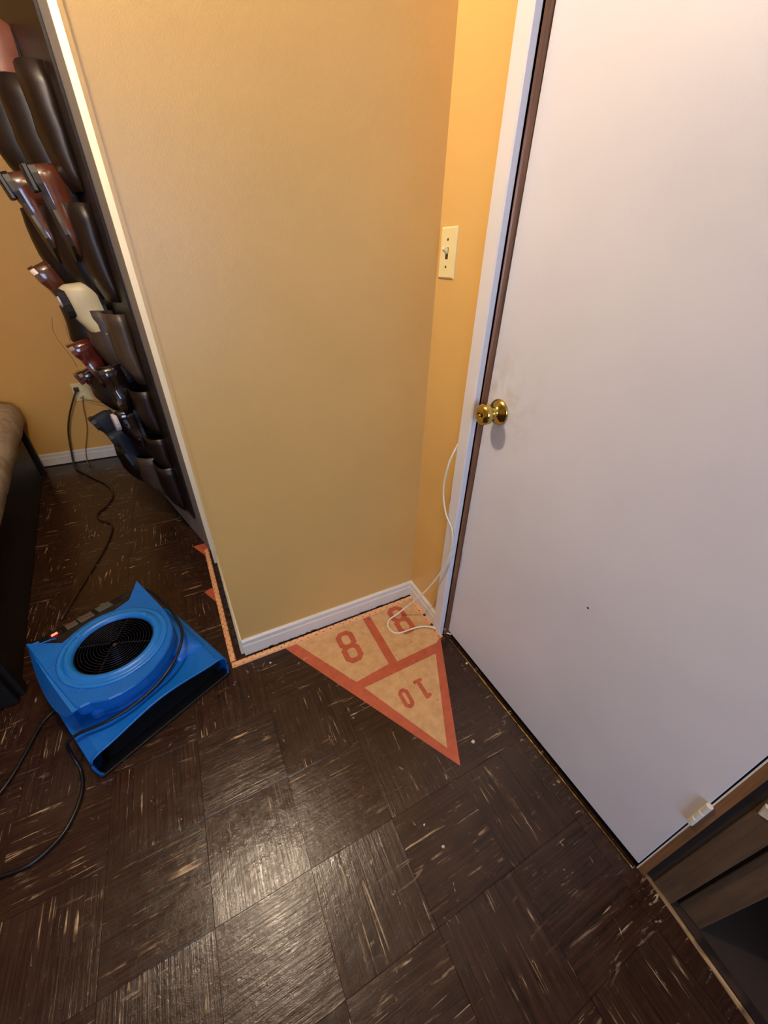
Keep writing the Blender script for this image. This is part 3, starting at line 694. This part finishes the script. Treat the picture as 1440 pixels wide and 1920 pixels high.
cpart('red_marking', .142, .170, .484, .492, .0022, 'redlab'); cpart('red_marking', .182, .221, .478, .488, .0022, 'redlab'); cpart('red_marking', .145, .166, .506, .511, .0022, 'redlab')
cpart('socket_cover', .238, .286, .456, .524, .004, 'grey'); cpart('latch', .318, .350, .470, .482, .004, 'steel')
for x in (.03, .40):
    for y in (.03, .42): MB().lathe([(.012, 0), (.012, .012), (.010, .012)], lambda a, b, h, x=x, y=y: (x+a, y+b, h), 12).build('rubber_foot', 'black', fan)
# power cord: wrapped in the waist groove, then out over the floor
mw = Matrix.Translation((-1.196, -.25, 0)) @ Matrix.Rotation(FA, 4, 'Z')
wrap = [(.36, .46, .165), (.395, .44, .185), (.404, .37, .192), (.402, .27, .190), (.392, .19, .184), (.374, .135, .176), (.335, .088, .166), (.28, .052, .158), (.22, .036, .146), (.15, .034, .138), (.09, .050, .130), (.05, .070, .124), (.015, .090, .118), (-.014, .102, .098), (-.022, .10, .05)]
wpts = [mw @ Vector(p) for p in wrap] + [Vector(p) for p in ((-1.252, -.195, .010), (-1.242, -.235, .006), (-1.240, -.275, .006), (-1.250, -.32, .006), (-1.275, -.365, .006), (-1.331, -.395, .006), (-1.396, -.39, .006), (-1.50, -.36, .006))]
tag(MB().tube(smoothpath(wpts, 8), .0048, 8).build('cord', 'cordb', smooth=True), 'black power cord wrapped round the blue fan and curving over the floor', 'cord')
wrap2 = [(.37, .455, .155), (.405, .43, .172), (.416, .35, .170), (.412, .26, .162), (.404, .20, .156)]
tag(MB().tube(smoothpath([(-1.335, .06, .006), (-1.36, .04, .006), (-1.385, 0, .006), (-1.41, -.09, .006), (-1.44, -.165, .006), (-1.50, -.25, .006), (-1.6, -.30, .006)], 8), .0048, 8).build('cord', 'cordb', smooth=True), 'black cord on the floor between the bag and the blue fan', 'cord')

# ------------------------------------------------------------------ paint chips
def chip(x, y, s, label, z=.0, n=0):
    pts = [(s*(.7+.5*random.random())*math.cos(a), s*(.7+.5*random.random())*math.sin(a)) for a in [2*math.pi*k/7 for k in range(7)]]
    o = MB().loft([[(px, py, .0) for px, py in pts], [(px*.8, py*.8, s*.25) for px, py in pts]]).build('paint_chip', 'chip'); o.location = (x, y, z+.0003)
    tag(o, label, 'paint chip', 'pale paint chips on the floor')
chip(-.665, -.082, .0040, 'tiny white paint chip left of the shuffleboard triangle')
chip(.008, -.415, .0055, 'small pale paint chip near the door foot right of the triangle')
chip(-.150, -.655, .0060, 'pale chip just right of the triangle point')
chip(-.385, -.83, .0042, 'pale round chip below the triangle point')
chip(-.405, -.768, .0030, 'bluish white speck below the triangle point')
o = MB().loft([[(.0, .0, -.022), (.0, -.02, -.012), (.0, -.028, .004), (.0, -.016, .018), (.0, .004, .014)], [(-.006, -.002, -.016), (-.008, -.018, -.008), (-.007, -.022, .002), (-.009, -.014, .014), (-.006, .0, .010)]]).build('paint_chip', 'chip'); o.location = (.0455, -1.128, .475)
tag(o, 'white plaster chip stuck on the bare stud right of the door', 'paint chip')

# ------------------------------------------------------------------ ceiling lamp (above the frame)
lp = thing('ceiling_lamp', 'ceiling lamp with a bare warm bulb above the tan wall', 'lamp', (LAMP[0], LAMP[1], 0))
MB().lathe([(.06, CZ), (.065, CZ-.02), (.05, CZ-.05), (.022, CZ-.08), (.02, LAMP[2]+.04)], lambda x, y, h: (x, y, h), 24).build('lamp_base', 'trim', lp, smooth=True)
em = NT('bulb_glow'); em.b.inputs['Emission Color'].default_value = (1, .80, .60, 1); em.set(Base_Color=(1, 1, 1, 1))
R_ = .045
em.b.inputs['Emission Strength'].default_value = 1.04*LAMP_W/(4*math.pi**2*R_**2)
em.m.cycles.emission_sampling = 'FRONT'
M['bulb'] = em.m
MB().lathe([(R_*math.sin(math.radians(a)), LAMP[2]-R_*math.cos(math.radians(a))) for a in range(4, 177, 8)], lambda x, y, h: (x, y, h), 24).build('bulb', 'bulb', lp, smooth=True)
